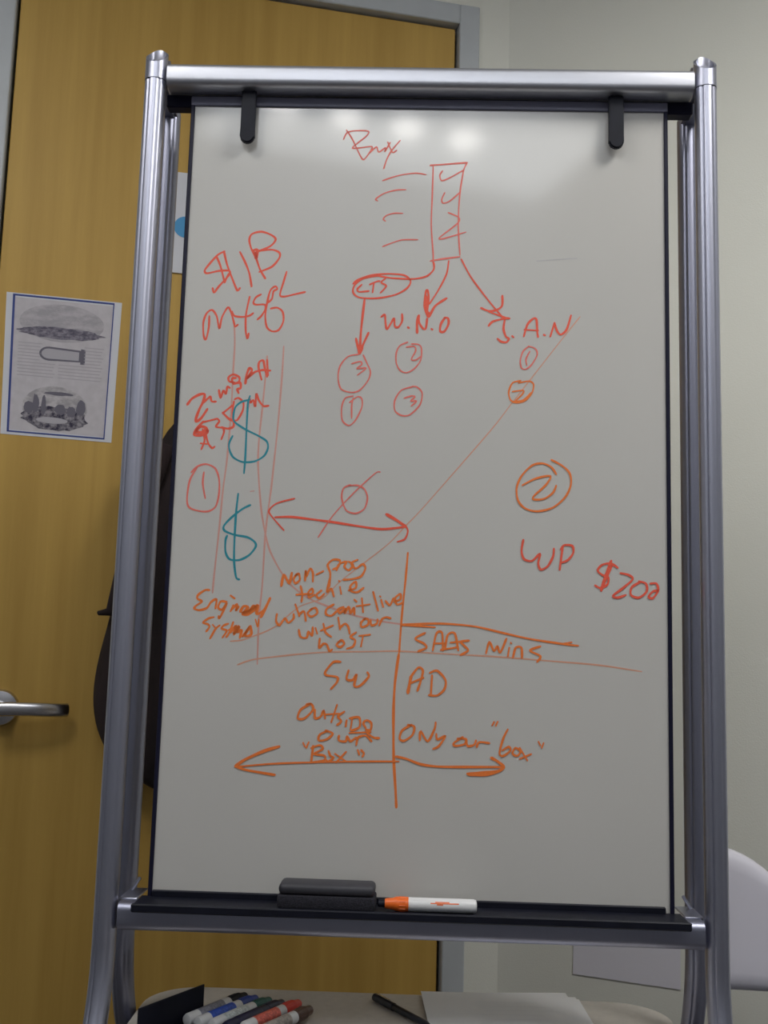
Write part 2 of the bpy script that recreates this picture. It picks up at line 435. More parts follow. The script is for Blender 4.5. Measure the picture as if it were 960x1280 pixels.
# faint guide lines first
write('drawn_line', 'long faded red line running down the board', 'pale', 'P', 2.3, [[(293, 408), (293.5, 430), (291.3, 467), (289, 513), (284, 572), (279, 610), (274, 661), (268, 716), (265.7, 741)]])
write('drawn_line', 'faded red line curving under the non-prog note', 'pale', 'P', 2.3, [[(334, 445), (331.7, 472), (328, 510), (324, 547), (322.6, 575), (323.6, 600.5), (326.6, 637), (331.7, 667.5), (338, 690), (351, 714.5), (364, 731.5), (386, 748), (418, 761), (442, 769), (473, 776), (503, 780.6)]])
write('drawn_line', 'straight faded red line beside the teal dollar signs', 'pale', 'P', 2.3, [[(354.7, 433), (352.5, 470), (347.5, 530), (339.5, 606), (337, 625), (331.7, 667.5), (327.7, 732.5), (323.6, 773), (321.6, 830)]])
write('drawn_line', 'thin faded diagonal line crossing the board', 'paleorange', 'P', 1.5, [[(725, 396), (702.5, 424), (661, 477), (639, 505), (612.5, 539), (530, 633.4), (508, 656.4), (486, 679.4), (456, 703), (425, 727), (403, 748), (375, 758), (346, 781.7)]])
write('underline', 'thin orange underline below the systems word', 'paleorange', 'P', 1.9, [[(350, 780), (333, 789), (320, 794), (303, 800), (288, 801.5)]])
write('smear', 'faint grey smear', 'smear', 'E', 1.4, [[(590, 88), (680, 80), (780, 74), (860, 70)]])
write('drawn_line', 'thin orange line across the board', 'paleorange', 'P', 2.0, [[(297, 831), (316, 824.5), (352, 820), (381, 817), (414, 815), (460, 814.5), (499, 814), (551, 817), (622, 821), (678, 825.5), (749, 831.5), (802, 839.5)]])
write('drawn_line', 'upright orange line above the crossing', 'orange', 'H', 2.6, [[(868, 50), (862, 120), (852, 230), (838, 360), (828, 480), (818, 620)]])
write('drawn_line', 'thick upright orange line between the two halves', 'orange', 'L', 3.3, [[(912, -10), (893, 130), (885, 260), (884, 400), (886, 550), (895, 700), (899, 790)]])
write('handwritten_amount', 'dollar 1B in red', 'red', 'A', 2.7, [
    [(245, 205), (190, 235), (110, 325), (95, 355), (115, 370), (200, 352), (275, 350), (285, 370), (255, 410), (200, 470), (165, 515), (155, 480)],
    [(185, 245), (215, 320), (245, 440)], [(240, 205), (265, 310), (330, 480), (345, 498), (360, 480)], [(245, 440), (262, 400), (280, 370)],
    [(360, 210), (400, 290), (430, 370), (447, 470)],
    [(550, 410), (510, 340), (480, 255), (445, 185), (430, 120), (450, 75), (520, 58), (590, 80), (628, 115), (590, 165), (500, 205)],
    [(500, 200), (600, 193), (655, 215), (655, 255), (600, 320), (505, 360)], (3.6, [(455, 200), (490, 195), (480, 262), (470, 210), (488, 250)])])
write('handwritten_word', 'red word written below the 1B amount', 'red', 'A', 2.5, [
    [(130, 690), (125, 780), (105, 865), (88, 840), (85, 740), (110, 670), (150, 645), (185, 690), (205, 785), (225, 700), (270, 625), (295, 670), (315, 740), (322, 770), (345, 755)],
    [(300, 655), (320, 690), (380, 697), (430, 688), (460, 668)], [(433, 545), (405, 680), (403, 800), (415, 860), (425, 820)],
    [(518, 528), (480, 550), (460, 590), (480, 605), (545, 605), (550, 640), (520, 690), (490, 717)],
    [(570, 590), (600, 560), (612, 505), (640, 488), (625, 468), (590, 495), (570, 560), (550, 680), (560, 770), (600, 805), (650, 795), (685, 730), (680, 660), (640, 628), (590, 635)],
    [(710, 358), (685, 440), (660, 530), (690, 545), (780, 525), (850, 510)]])
write('handwritten_word', 'red word written above the 350M amount', 'red', 'B', 2.8, [
    (3.4, [(85, 455), (120, 410), (180, 378), (215, 378), (205, 430), (175, 490), (150, 560), (152, 582), (190, 555), (235, 488)]),
    [(205, 440), (240, 408), (258, 395), (268, 430), (300, 432)], [(322, 345), (335, 405), (355, 350), (375, 375), (385, 322), (405, 330)],
    [(440, 290), (400, 280), (395, 250), (430, 228), (475, 250), (470, 285), (430, 295), (420, 260), (450, 255)],
    (3.2, [(430, 300), (480, 290), (485, 330), (460, 340), (470, 368)]), (3.2, [(520, 298), (530, 230), (550, 182), (570, 195), (550, 235), (530, 260), (570, 225), (600, 205)]),
    [(642, 268), (620, 180), (625, 135), (655, 125), (665, 180), (684, 246)], [(590, 210), (650, 195), (708, 200)], [(684, 120), (690, 235)]])
write('handwritten_amount', 'dollar 350M in red', 'red', 'B', 2.6, [
    (3.6, [(205, 582), (160, 630), (137, 680), (180, 685), (235, 665), (225, 630), (185, 620), (152, 660), (200, 660), (240, 650)]), [(205, 585), (230, 580), (310, 560)],
    [(200, 640), (215, 720), (190, 790)], [(215, 640), (240, 740), (270, 780), (290, 770)], [(185, 745), (235, 750)],
    [(310, 560), (325, 580), (300, 620), (350, 630), (360, 660), (340, 715)], [(350, 520), (400, 480), (425, 460)],
    (3.0, [(350, 515), (395, 560), (430, 580), (430, 620), (390, 635), (340, 625)]), [(440, 415), (470, 405), (505, 440), (500, 500), (460, 570), (430, 565), (425, 500), (435, 430)],
    [(540, 480), (550, 400), (560, 440), (580, 420), (595, 470), (602, 372), (620, 420), (655, 465), (695, 463)]])
write('dollar_sign', 'teal dollar sign below the 350M amount', 'teal', 'B', 2.5, [
    [(555, 418), (490, 435), (445, 475), (430, 540), (440, 585), (520, 640), (620, 690), (680, 730), (690, 780), (660, 840), (590, 880), (500, 885), (430, 850), (400, 790), (400, 740), (425, 690)],
    [(555, 390), (540, 450), (530, 620), (520, 850), (510, 970)]])
write('dollar_sign', 'teal dollar sign above the engineered systems note', 'teal', 'F', 2.7, [
    [(458, 302), (410, 325), (340, 380), (295, 430), (300, 460), (360, 485), (440, 500), (485, 530), (490, 560), (450, 610), (390, 640), (330, 635), (305, 590), (305, 520), (315, 490)],
    [(383, 232), (370, 350), (360, 520), (358, 650), (370, 745), (390, 760)]])
write('circled_number', 'circled 1 at the board edge', 'rose', 'F', 2.3, [
    [(95, 100), (130, 65), (185, 50), (240, 75), (265, 140), (265, 230), (245, 310), (200, 340), (140, 338), (80, 315), (68, 260), (85, 150), (130, 70)],
    [(172, 100), (165, 170), (180, 260)]])
write('smear', 'small faded red dash', 'pale', 'F', 1.6, [[(458, 218), (480, 215)]])
write('handwritten_word', 'Engineered in orange', 'orange', 'I', 2.8, [
    [(235, 130), (195, 130), (130, 175), (125, 210), (165, 235), (110, 275), (95, 300), (140, 315), (210, 295), (250, 240), (300, 215), (290, 300)],
    [(395, 240), (340, 235), (315, 290), (350, 310), (395, 250), (345, 360), (325, 390), (320, 370)], [(430, 180), (468, 208)], [(455, 270), (430, 325)],
    [(440, 312), (490, 260), (480, 320), (505, 280)], (3.6, [(520, 330), (550, 280), (590, 290), (550, 340), (600, 330), (640, 275), (660, 300), (590, 355), (540, 345), (620, 310), (650, 290), (682, 270), (670, 345), (700, 345)]),
    (3.6, [(795, 205), (760, 280), (710, 380)]), [(690, 350), (740, 310)]])
write('handwritten_word', 'systems in orange', 'orange', 'I', 2.6, [
    [(275, 380), (230, 390), (175, 430), (220, 445), (235, 470), (205, 512)], [(265, 450), (298, 488)], [(330, 455), (290, 490), (240, 578)],
    [(410, 440), (370, 455), (345, 485), (395, 505), (355, 568)], [(455, 425), (420, 520), (390, 565)], [(410, 500), (480, 460)],
    (3.4, [(430, 520), (480, 460), (460, 540), (510, 460), (490, 520), (530, 500), (515, 570)]), (3.2, [(540, 558), (610, 465), (560, 550), (620, 540), (615, 462)]),
    (2.0, [(660, 400), (680, 470), (690, 400)])])
write('handwritten_word', 'Box heading in thin red', 'rose', 'C', 1.9, [
    [(50, 130), (75, 85), (130, 72), (215, 75), (205, 105), (150, 150), (108, 188), (170, 185), (240, 178), (225, 215), (185, 265), (160, 235), (110, 130), (70, 68)],
    [(225, 220), (270, 180), (285, 215), (330, 185), (325, 212), (362, 150)], [(345, 147), (375, 215), (405, 203)], [(428, 137), (370, 205), (340, 260), (318, 325)]])
write('drawn_dashes', 'four short red dashes beside the tower', 'rose', 'C', 1.8, [
    [(310, 405), (420, 370), (530, 355), (600, 365)], [(278, 540), (265, 527), (320, 490), (400, 468), (465, 465)],
    [(330, 675), (315, 660), (340, 635), (390, 622), (445, 623)], [(310, 845), (360, 825), (440, 800), (545, 798)]])
write('drawn_tower', 'tall red rectangle with check marks', 'rose', 'C', 1.9, [
    [(648, 305), (642, 500), (635, 700), (648, 900), (645, 950)], (2.3, [(628, 303), (700, 298), (875, 285)]), [(872, 290), (850, 340), (825, 500), (815, 700), (826, 900)],
    (2.3, [(630, 940), (700, 928), (825, 912)]), [(710, 340), (692, 370), (705, 405), (760, 385), (850, 335)], [(725, 485), (705, 530), (715, 555), (760, 540), (830, 480)],
    [(748, 618), (818, 650), (810, 690), (690, 785), (720, 790), (865, 748)]])
write('circled_word', 'circled LTS linked to the tower', 'red', 'D', 2.4, [
    [(735, 100), (735, 150), (690, 195), (620, 213), (575, 216)],
    [(175, 250), (210, 220), (300, 190), (420, 180), (530, 190), (575, 230), (550, 280), (470, 325), (340, 350), (220, 345), (175, 310), (185, 260), (240, 215), (340, 195), (380, 200), (450, 210), (575, 217)],
    [(235, 255), (205, 285), (215, 305), (285, 300)], [(320, 240), (310, 310)], [(290, 255), (335, 235), (360, 230)], [(400, 212), (370, 240), (405, 265), (365, 312)]])
write('arrow', 'red arrow down from the circled LTS', 'red', 'D', 3.0, [
    [(255, 355), (240, 480), (228, 600), (222, 730)], [(195, 630), (210, 700), (220, 735), (245, 670), (282, 590)], (4.5, [(207, 682), (235, 690), (220, 725)])])
write('arrow', 'red arrow down to W.N.O', 'red', 'D', 2.2, [
    [(840, 90), (825, 180), (770, 290), (705, 390)], (3.0, [(690, 470), (672, 400), (680, 310), (692, 295), (700, 340), (690, 430), (700, 480), (740, 410), (780, 378), (825, 350)]), (3.5, [(683, 335), (690, 380), (685, 440), (700, 455), (692, 475)])])
write('handwritten_letters', 'W.N.O in red', 'red', 'D', 2.7, [
    [(370, 480), (395, 465), (400, 520), (410, 565), (440, 520), (460, 490), (465, 545), (490, 550), (515, 510), (515, 460)], (3.2, [(556, 552), (562, 557)]),
    (3.6, [(620, 590), (620, 520), (632, 470)]), [(632, 470), (635, 520), (660, 560), (680, 560), (690, 490)], (3.2, [(720, 564), (726, 568)]),
    (3.0, [(810, 490), (785, 530), (780, 580), (810, 580), (838, 530), (835, 490), (810, 485)])])
write('circled_number', 'circled 2 under W.N.O', 'rose', 'D', 1.9, [
    [(555, 655), (500, 680), (475, 730), (475, 800), (500, 850), (545, 868), (600, 840), (645, 780), (650, 700), (630, 672), (580, 668)], [(545, 690), (600, 685), (610, 715), (580, 775), (610, 780), (645, 755)]])
write('circled_number', 'circled 3 under the arrow from LTS', 'rose', 'D', 1.9, [
    [(215, 740), (140, 755), (85, 820), (70, 900), (90, 980), (160, 1005), (220, 990), (280, 920), (295, 860), (270, 800), (245, 745)], [(165, 805), (225, 790), (235, 810), (200, 840), (265, 835), (205, 885)]])
write('circled_number', 'circled 1 below the circled 3', 'rose', 'D', 1.9, [
    [(175, 1030), (120, 1045), (95, 1110), (100, 1200), (145, 1235), (190, 1200), (235, 1110), (235, 1050), (205, 1035), (150, 1075)], [(175, 1045), (165, 1100), (165, 1185)]])
write('circled_number', 'circled 3 below the circled 2', 'rose', 'D', 2.0, [
    [(590, 965), (510, 990), (465, 1060), (465, 1130), (510, 1165), (570, 1160), (640, 1090), (655, 1010), (620, 968), (585, 963)], [(530, 1045), (580, 1030), (605, 1035), (575, 1065), (615, 1065), (580, 1100)]])
write('arrow', 'red arrow down to S.A.N', 'red', 'E', 2.2, [
    [(88, 75), (150, 190), (230, 300), (310, 400), (370, 470)], (2.8, [(220, 400), (270, 420), (320, 415), (360, 385), (362, 318)]), [(270, 425), (340, 450), (400, 470)]])
write('handwritten_letters', 'S.A.N in red', 'red', 'E', 2.8, [
    [(270, 520), (300, 490), (380, 470), (410, 470)], [(378, 480), (370, 540), (385, 590), (405, 605), (390, 628), (355, 625), (330, 605)], (3.2, [(428, 588), (436, 595)]),
    [(505, 590), (530, 510), (570, 470), (590, 480), (595, 560), (600, 595)], [(510, 545), (600, 550)], (3.2, [(639, 579), (646, 583)]), (3.2, [(682, 590), (710, 500)]), [(710, 500), (725, 550), (750, 578), (790, 545), (820, 450)]])
write('circled_number', 'circled 1 under S.A.N', 'rose', 'E', 1.9, [
    [(540, 655), (500, 690), (482, 750), (490, 800), (520, 808), (560, 775), (595, 710), (580, 670), (535, 655)], [(545, 690), (520, 740), (525, 782)]])
write('circled_number', 'circled 2 on the diagonal line', 'orange', 'E', 2.1, [
    [(485, 885), (430, 900), (405, 960), (415, 1010), (450, 1032), (510, 1020), (560, 965), (570, 910), (540, 888), (470, 900)], [(430, 958), (500, 950), (495, 975), (445, 1025), (465, 1022)], (2.4, [(440, 1025), (500, 1015), (555, 965)])])
write('arrow', 'long red double headed arrow', 'red', 'G', 2.9, [
    [(110, 350), (200, 348), (320, 362), (440, 378), (580, 400), (720, 418), (850, 405)], (2.0, [(220, 243), (120, 270), (75, 310), (90, 345), (160, 425)]),
    (3.8, [(745, 333), (800, 365), (855, 403)]), (2.3, [(855, 400), (868, 430), (850, 475), (808, 490)])])
write('struck_circle', 'small red circle struck through', 'rose', 'G', 2.1, [
    [(540, 165), (500, 185), (490, 240), (515, 310), (570, 328), (620, 300), (637, 240), (620, 190), (580, 168), (530, 170)], (1.6, [(710, 92), (680, 100), (560, 210), (440, 340), (355, 465)])])
write('handwritten_note', 'non-prog in orange', 'orange', 'H', 2.7, [
    (3.3, [(145, 240), (160, 175), (190, 225), (205, 165)]), [(235, 170), (215, 200), (225, 225), (250, 205), (245, 170), (225, 180)], [(280, 210), (285, 150), (287, 185), (310, 140), (325, 165), (325, 215)],
    [(345, 175), (385, 155)], [(418, 245), (425, 170), (410, 120), (440, 90), (480, 95), (470, 130), (440, 145)], [(460, 150), (475, 115), (510, 100)], [(520, 100), (505, 130), (530, 150), (555, 120), (530, 100)],
    [(580, 90), (545, 110), (570, 140), (610, 115), (625, 140), (600, 185), (550, 200), (500, 205)]])
write('handwritten_note', 'techie in orange', 'orange', 'H', 2.7, [
    [(255, 240), (265, 290), (260, 330)], [(230, 290), (290, 285)], [(295, 290), (325, 280), (320, 255), (300, 275), (305, 305), (335, 290)], [(375, 265), (345, 290), (360, 310), (390, 285)],
    [(425, 190), (405, 275), (430, 255), (445, 300)], [(480, 245), (487, 285)], (2.6, [(474, 210), (478, 215)]), [(530, 265), (570, 250), (570, 215), (540, 240), (545, 270), (580, 275), (615, 250)]])
write('handwritten_note', 'who can\'t live in orange', 'orange', 'H', 2.7, [
    [(120, 400), (115, 440), (135, 465), (165, 425), (185, 450), (215, 425), (215, 400)], [(225, 345), (248, 412)], [(250, 400), (275, 385), (285, 440)], [(320, 370), (295, 395), (315, 415), (350, 395), (340, 365), (310, 375)],
    [(445, 345), (405, 370), (400, 400), (430, 410), (460, 385)], (3.2, [(500, 360), (470, 375), (480, 395), (510, 370), (505, 395), (530, 360), (540, 395), (560, 365), (562, 400)]), [(562, 318), (575, 330)],
    [(605, 310), (612, 390)], [(575, 355), (650, 345)], (3.2, [(670, 275), (697, 380)]), [(715, 318), (727, 360)], (2.6, [(708, 298), (712, 302)]), [(740, 325), (765, 350), (785, 310)], [(790, 330), (825, 315), (825, 285), (795, 310), (805, 345), (840, 335)]])
write('handwritten_note', 'with our in orange', 'orange', 'H', 2.7, [
    [(245, 490), (255, 530), (290, 535), (300, 500), (320, 525), (325, 475)], [(340, 480), (350, 512)], [(385, 455), (398, 505), (430, 530)], [(370, 495), (440, 465)], [(470, 420), (480, 488)], [(480, 478), (510, 455), (528, 475), (535, 512)],
    [(625, 425), (600, 450), (605, 475), (640, 460), (640, 430), (615, 430)], [(655, 435), (660, 465), (690, 455), (695, 430)], [(705, 465), (720, 430), (745, 418), (770, 425)]])
write('handwritten_note', 'host in orange', 'orange', 'H', 2.7, [
    [(365, 540), (360, 595), (385, 570), (405, 575), (420, 612), (435, 602)], [(480, 555), (460, 575), (480, 590), (505, 570), (490, 550), (470, 560)], [(572, 505), (540, 530), (567, 550), (555, 585), (520, 598)], [(590, 525), (652, 518)], [(612, 525), (600, 585)]])
write('drawn_line', 'thick orange line above SAAS wins', 'orange', 'K', 2.5, [[(60, 58), (200, 55), (320, 65), (420, 88), (520, 110), (640, 128), (685, 133)], [(60, 60), (120, 63), (180, 68)], [(620, 127), (662, 121)]])
write('handwritten_word', 'SAAS in orange', 'orange', 'K', 2.7, [
    [(145, 88), (110, 108), (140, 125), (150, 140), (120, 153)], [(172, 150), (185, 90), (205, 88), (208, 150)], [(175, 125), (215, 125)], [(215, 145), (225, 95), (250, 90), (262, 150)], [(200, 148), (262, 138)],
    [(300, 115), (270, 118), (285, 135), (297, 150), (270, 166)], [(235, 122), (295, 116)]])
write('handwritten_word', 'wins in orange', 'orange', 'K', 2.7, [[(360, 160), (372, 120), (388, 152), (400, 135), (410, 158), (432, 108)], [(442, 140), (437, 170)], (2.4, [(447, 122), (449, 125)]), [(455, 175), (465, 140), (485, 140), (487, 176)], [(552, 135), (515, 150), (552, 170), (540, 190)]])
write('handwritten_word', 'SW in orange', 'orange', 'L', 2.9, [
    [(608, 30), (570, 32), (530, 80), (535, 100), (590, 110), (590, 135), (558, 172)], [(650, 75), (640, 120), (670, 125), (692, 95), (680, 155), (710, 155), (755, 108), (748, 85)]])
write('handwritten_word', 'AD in orange', 'orange', 'M', 2.8, [
    (3.8, [(130, 202), (140, 150), (148, 110)]), [(148, 110), (188, 62), (212, 80), (202, 130), (182, 190)], [(140, 150), (215, 118)], [(262, 105), (256, 207)], [(250, 92), (290, 80), (335, 130), (330, 180), (290, 215), (245, 213)]])
write('handwritten_note', 'outside in orange', 'orange', 'L', 2.8, [
    [(450, 250), (400, 280), (385, 325), (420, 325), (465, 280), (455, 250), (430, 252)], [(475, 280), (475, 325), (505, 315), (520, 285), (528, 325)], [(590, 255), (560, 345)], [(530, 305), (600, 300)], [(628, 290), (595, 315), (612, 340), (590, 360)],
    [(640, 335), (635, 367)], [(670, 320), (660, 385)], [(655, 325), (705, 320), (707, 370), (665, 390)], [(740, 375), (727, 350), (745, 335), (768, 350), (765, 385), (740, 385)], [(655, 401), (765, 397)]])
write('handwritten_note', 'our in orange above the box word', 'orange', 'L', 2.8, [
    [(540, 390), (500, 410), (495, 440), (535, 435), (568, 405), (530, 388)], [(600, 415), (600, 440), (635, 445), (642, 418), (660, 445), (688, 425)], [(690, 465), (700, 425), (740, 415), (770, 445)], [(745, 400), (780, 425), (810, 428)]])
write('handwritten_note', 'quoted Box in orange', 'orange', 'L', 2.7, [
    [(413, 453), (422, 472)], [(442, 450), (430, 478)], (3.4, [(465, 470), (455, 555)]), [(455, 480), (500, 465), (515, 485), (470, 510), (525, 520), (520, 545), (460, 555)],
    [(545, 495), (555, 520), (572, 530), (545, 550), (530, 540)], [(580, 510), (637, 550)], [(637, 500), (585, 555)], [(698, 490), (706, 515)], [(715, 490), (730, 508), (722, 525)]])
write('arrow', 'orange arrow under the quoted Box, pointing away from the upright line', 'orange', 'L', 2.2, [
    [(912, 550), (700, 550), (450, 555), (250, 562), (60, 578)], (3.8, [(288, 472), (210, 495), (110, 540), (60, 575)]), (3.2, [(60, 575), (120, 595), (265, 620)])])
write('handwritten_note', 'only our in orange', 'orange', 'M', 2.7, [
    [(150, 375), (100, 405), (85, 450), (110, 462), (155, 430), (165, 385), (130, 375)], [(195, 460), (200, 410), (238, 465), (275, 400), (282, 362)], [(285, 425), (292, 455), (335, 435), (300, 490), (268, 507)],
    [(430, 442), (380, 475), (390, 490), (440, 480), (445, 452), (400, 450)], [(450, 455), (455, 490), (490, 485), (502, 460)], [(505, 497), (520, 470), (575, 475)]])
write('handwritten_note', 'quoted box in orange after only our', 'orange', 'M', 2.6, [
    [(590, 378), (600, 360)], [(610, 380), (620, 358)], [(675, 400), (650, 450), (630, 530), (650, 545), (690, 515), (680, 495), (645, 515)], [(715, 500), (700, 530), (725, 545), (745, 520), (720, 500)], [(740, 500), (782, 570)], [(802, 535), (740, 560)], [(843, 468), (852, 487)], [(870, 475), (860, 500)]])
write('arrow', 'orange arrow under the only our note', 'orange', 'M', 3.0, [
    [(65, 548), (120, 560), (200, 590), (300, 603), (450, 605), (650, 605)], (3.6, [(585, 555), (620, 575), (652, 605), (620, 628), (540, 637), (455, 642)]), [(460, 647), (560, 649), (640, 622)]])
write('circled_number', 'large circled 2 above WP', 'orange', 'J', 2.5, [
    [(270, 68), (330, 100), (375, 145), (382, 210), (350, 280), (280, 340), (190, 362), (120, 345), (80, 300), (72, 230), (100, 160), (160, 100), (220, 88), (270, 110), (298, 150)],
    [(105, 213), (180, 175), (265, 160), (240, 210), (170, 275), (172, 295), (230, 290), (280, 255), (298, 215)]])
write('handwritten_letters', 'WP in red', 'red', 'J', 2.8, [
    [(110, 525), (100, 590), (115, 635), (160, 645), (205, 605), (195, 660), (210, 695), (250, 675), (280, 620), (285, 575)], (3.2, [(335, 565), (318, 695)]), [(325, 580), (345, 555), (390, 560), (395, 600), (365, 640), (330, 655)]])
write('handwritten_amount', 'dollar 200 in red', 'red', 'J', 2.8, [
    [(650, 685), (610, 660), (560, 668), (535, 700), (560, 725), (595, 740), (590, 780), (550, 800), (520, 785)], (3.4, [(612, 645), (580, 730), (555, 815)]), [(620, 665), (570, 780)],
    [(665, 715), (710, 725), (735, 750), (680, 800), (622, 845), (650, 855), (695, 840)], [(780, 765), (730, 795), (725, 840), (770, 855), (815, 820), (810, 775), (770, 762)], [(835, 775), (870, 775), (880, 815), (850, 858), (825, 850), (850, 820), (880, 815)]])

# ------------------------------------------------------------------ things on the pen tray
TZ = .7177
EM = Matrix.Translation(EO) @ Matrix.Rotation(EY, 4, 'Z')
def on_tray(x, y, z=TZ): return EM @ Vector((x, y, z))
x0, _ = eloc(348, 1120, -.035); x1, _ = eloc(470, 1120, -.035)
er = tag(empty('board_eraser', on_tray((x0 + x1) / 2, -.0285), EY + R(-.5)), 'dark charcoal felt whiteboard eraser lying on the black tray', 'eraser')
hw = (x1 - x0) / 2
bm = bmesh.new(); box(bm, -hw, hw, -.021, .021, .0002, .017, .003, 2); finish('felt_pad', bm, M_felt, er, 40)
bm = bmesh.new(); box(bm, -hw + .001, hw - .001, -.020, .020, .017, .031, .006, 3); finish('grip', bm, M_feltcap, er, 40)

def marker(name, a, b, r, cap_m, body_m, label, cat='marker', band_m=None, nib=None, group=None, printm=None, cap_len=.045, upv=Vector((0, 0, 1))):
    """marker pen lying from a (cap end) to b (tail)"""
    a, b = Vector(a), Vector(b); Lh = (b - a).length
    t = tag(empty(name, a), label, cat, group); t.matrix_world = along(a, b, upv)
    bm = bmesh.new(); lathe(bm, [(r * .62, 0), (r * .72, .002), (r * .80, .010), (r * .98, .014), (r, .016), (r, cap_len)], None, 24)
    cp = finish('cap', bm, cap_m, t, 40)
    bm = bmesh.new()
    for k in range(12):                                        # grip ribs on the cap
        an = 2 * math.pi * k / 12; q = Vector((math.cos(an), math.sin(an), 0)) * r * .985
        rod(bm, q + Vector((0, 0, .018)), q + Vector((0, 0, cap_len - .004)), .0006, 6)
    finish('grip_ribs', bm, cap_m, cp, 40)
    bm = bmesh.new(); lathe(bm, [(r * .93, cap_len), (r * .96, cap_len + .001), (r * .96, Lh - .004), (r * .85, Lh - .001), (r * .6, Lh)], None, 24)
    bd = finish('barrel', bm, body_m, t, 40)
    if band_m:
        bm = bmesh.new(); lathe(bm, [(r * .955, cap_len + .014), (r * .985, cap_len + .0145), (r * .985, Lh - .022), (r * .955, Lh - .0215)], None, 24)
        finish('label_band', bm, band_m, bd, 40)
    if nib:
        bm = bmesh.new(); lathe(bm, [(r * .3, -nib), (r * .5, -nib + .001), (r * .55, .0005)], None, 16); finish('cap_end', bm, M_black, t, 40)
    if printm:
        bm = bmesh.new()
        for (z0, z1, w0) in printm[1]:
            n = 3
            for k in range(n):
                a0, a1 = w0 + .05 * k, w0 + .05 * (k + 1)
                vs = [bm.verts.new((r * .975 * math.cos(aa), r * .975 * math.sin(aa), zz)) for aa, zz in ((a0, z0), (a1, z0), (a1, z1), (a0, z1))]
                bm.faces.new(vs)
        finish('printed_mark', bm, printm[0], bd, 0)
    return t
M_orange = mat('orange plastic', (.95, .17, .02), .35)
ax, _ = eloc(481, 1128, -.038); bx, _ = eloc(596, 1130, -.038)
r = .0088
om = marker('dry_erase_marker', on_tray(ax, -.038, TZ + r), on_tray(bx, -.037, TZ + r), r, M_orange, M_white, 'orange capped white marker lying beside the eraser on the tray', nib=.009, cap_len=.030,
       printm=(M_orange, [(.058, .094, 2.62), (.064, .082, 2.44), (.066, .074, 2.80)]))

# ------------------------------------------------------------------ things on the shelf
def shelf_pt(u, v, h): return on_level(u, v, SZ + h)
# caddy: open black box with one tall side
ang = R(57.0)
dirv = Vector((math.cos(ang), math.sin(ang), 0)); sidv = Vector((math.sin(ang), -math.cos(ang), 0))
pa = shelf_pt(255, 1230, .045)
base = Vector((pa.x, pa.y, SZ)) - dirv * .122
cad = tag(empty('marker_caddy', base, ang), 'black open box with one tall side holding the markers on the shelf', 'pen holder')
# local x along the markers (away from the tray), local -y across the row of markers
CL, CW = .122, .172
bm = bmesh.new(); box(bm, 0, CL + .050, -CW, 0, .0003, .003, .001, 1); finish('base', bm, M_black, cad, 30)
bm = bmesh.new(); box(bm, 0, CL, -.0014, .001, .0035, .045, .0005, 1); finish('tall_side', bm, M_black, cad, 30)
bm = bmesh.new(); box(bm, 0, CL + .012, -CW - .001, -CW + .003, .0035, .024, .001, 1); finish('low_side', bm, M_black, cad, 30)
CM = Matrix.Translation(base) @ Matrix.Rotation(ang, 4, 'Z')
M_ms = [('black', (.012, .012, .02)), ('blue', (.02, .06, .36)), ('green', (.01, .12, .10)), ('navy', (.012, .015, .05)), ('red', (.75, .05, .03)), ('brown', (.10, .045, .03))]
band = {'black': (.25, .25, .30), 'blue': (.03, .09, .48), 'green': (.60, .64, .63), 'navy': (.02, .02, .06), 'red': (.80, .16, .12), 'brown': (.42, .37, .33)}
lab = {'black': 'white marker with a black cap beside the tall side of the caddy', 'blue': 'white marker with a blue cap and blue label in the caddy', 'green': 'white marker with a green cap lying in the caddy',
       'navy': 'dark navy marker lying in the caddy between green and red markers', 'red': 'white marker with a red cap and red label in the caddy', 'brown': 'white marker with a dark brown cap in the caddy'}
far_px = {'black': (302, 1244), 'blue': (318, 1248), 'green': (337, 1251), 'navy': (353, 1254), 'red': (369, 1253), 'brown': (388, 1262)}
prev = -1
for k, (nm, c) in enumerate(M_ms):
    rel = shelf_pt(*far_px[nm], .0035 + .0087) - base
    ly = max(rel.dot(sidv), .0118 if k == 0 else prev + .0188); prev = ly
    far = base + dirv * rel.dot(dirv) + sidv * ly; far.z = SZ + .0122
    near = far - dirv * .120
    mk = mat(nm + ' plastic', c, .35)
    marker('dry_erase_marker', far, near, .0086, mk, mk if nm == 'navy' else M_white, lab[nm], band_m=mat(nm + ' label', band[nm], .45, var=.35, scale=(300, 300, 300)), group=None, cap_len=.036)
# pen
pa, pb = shelf_pt(468, 1246, .006), shelf_pt(532, 1280, .006)
d = (pb - pa).normalized(); pb = pa + d * .138
pen = tag(empty('ballpoint_pen', pa), 'slim dark pen lying on the shelf beside the papers', 'pen'); pen.matrix_world = along(pa, pb)
bm = bmesh.new(); lathe(bm, [(.004, 0), (.0052, .001), (.0055, .05)], None, 18); finish('cap', bm, mat('dark pen plastic', (.02, .022, .035), .3), pen, 40)
bm = bmesh.new(); lathe(bm, [(.0046, .05), (.0048, .051), (.0046, .125), (.002, .137), (.0008, .138)], None, 18); finish('barrel', bm, mat('dark pen plastic', (0, 0, 0)), pen, 40)
bm = bmesh.new(); box(bm, -.0012, .0012, .0058, .0068, .004, .040, .0003, 1); finish('clip', bm, M_steel, pen, 30)
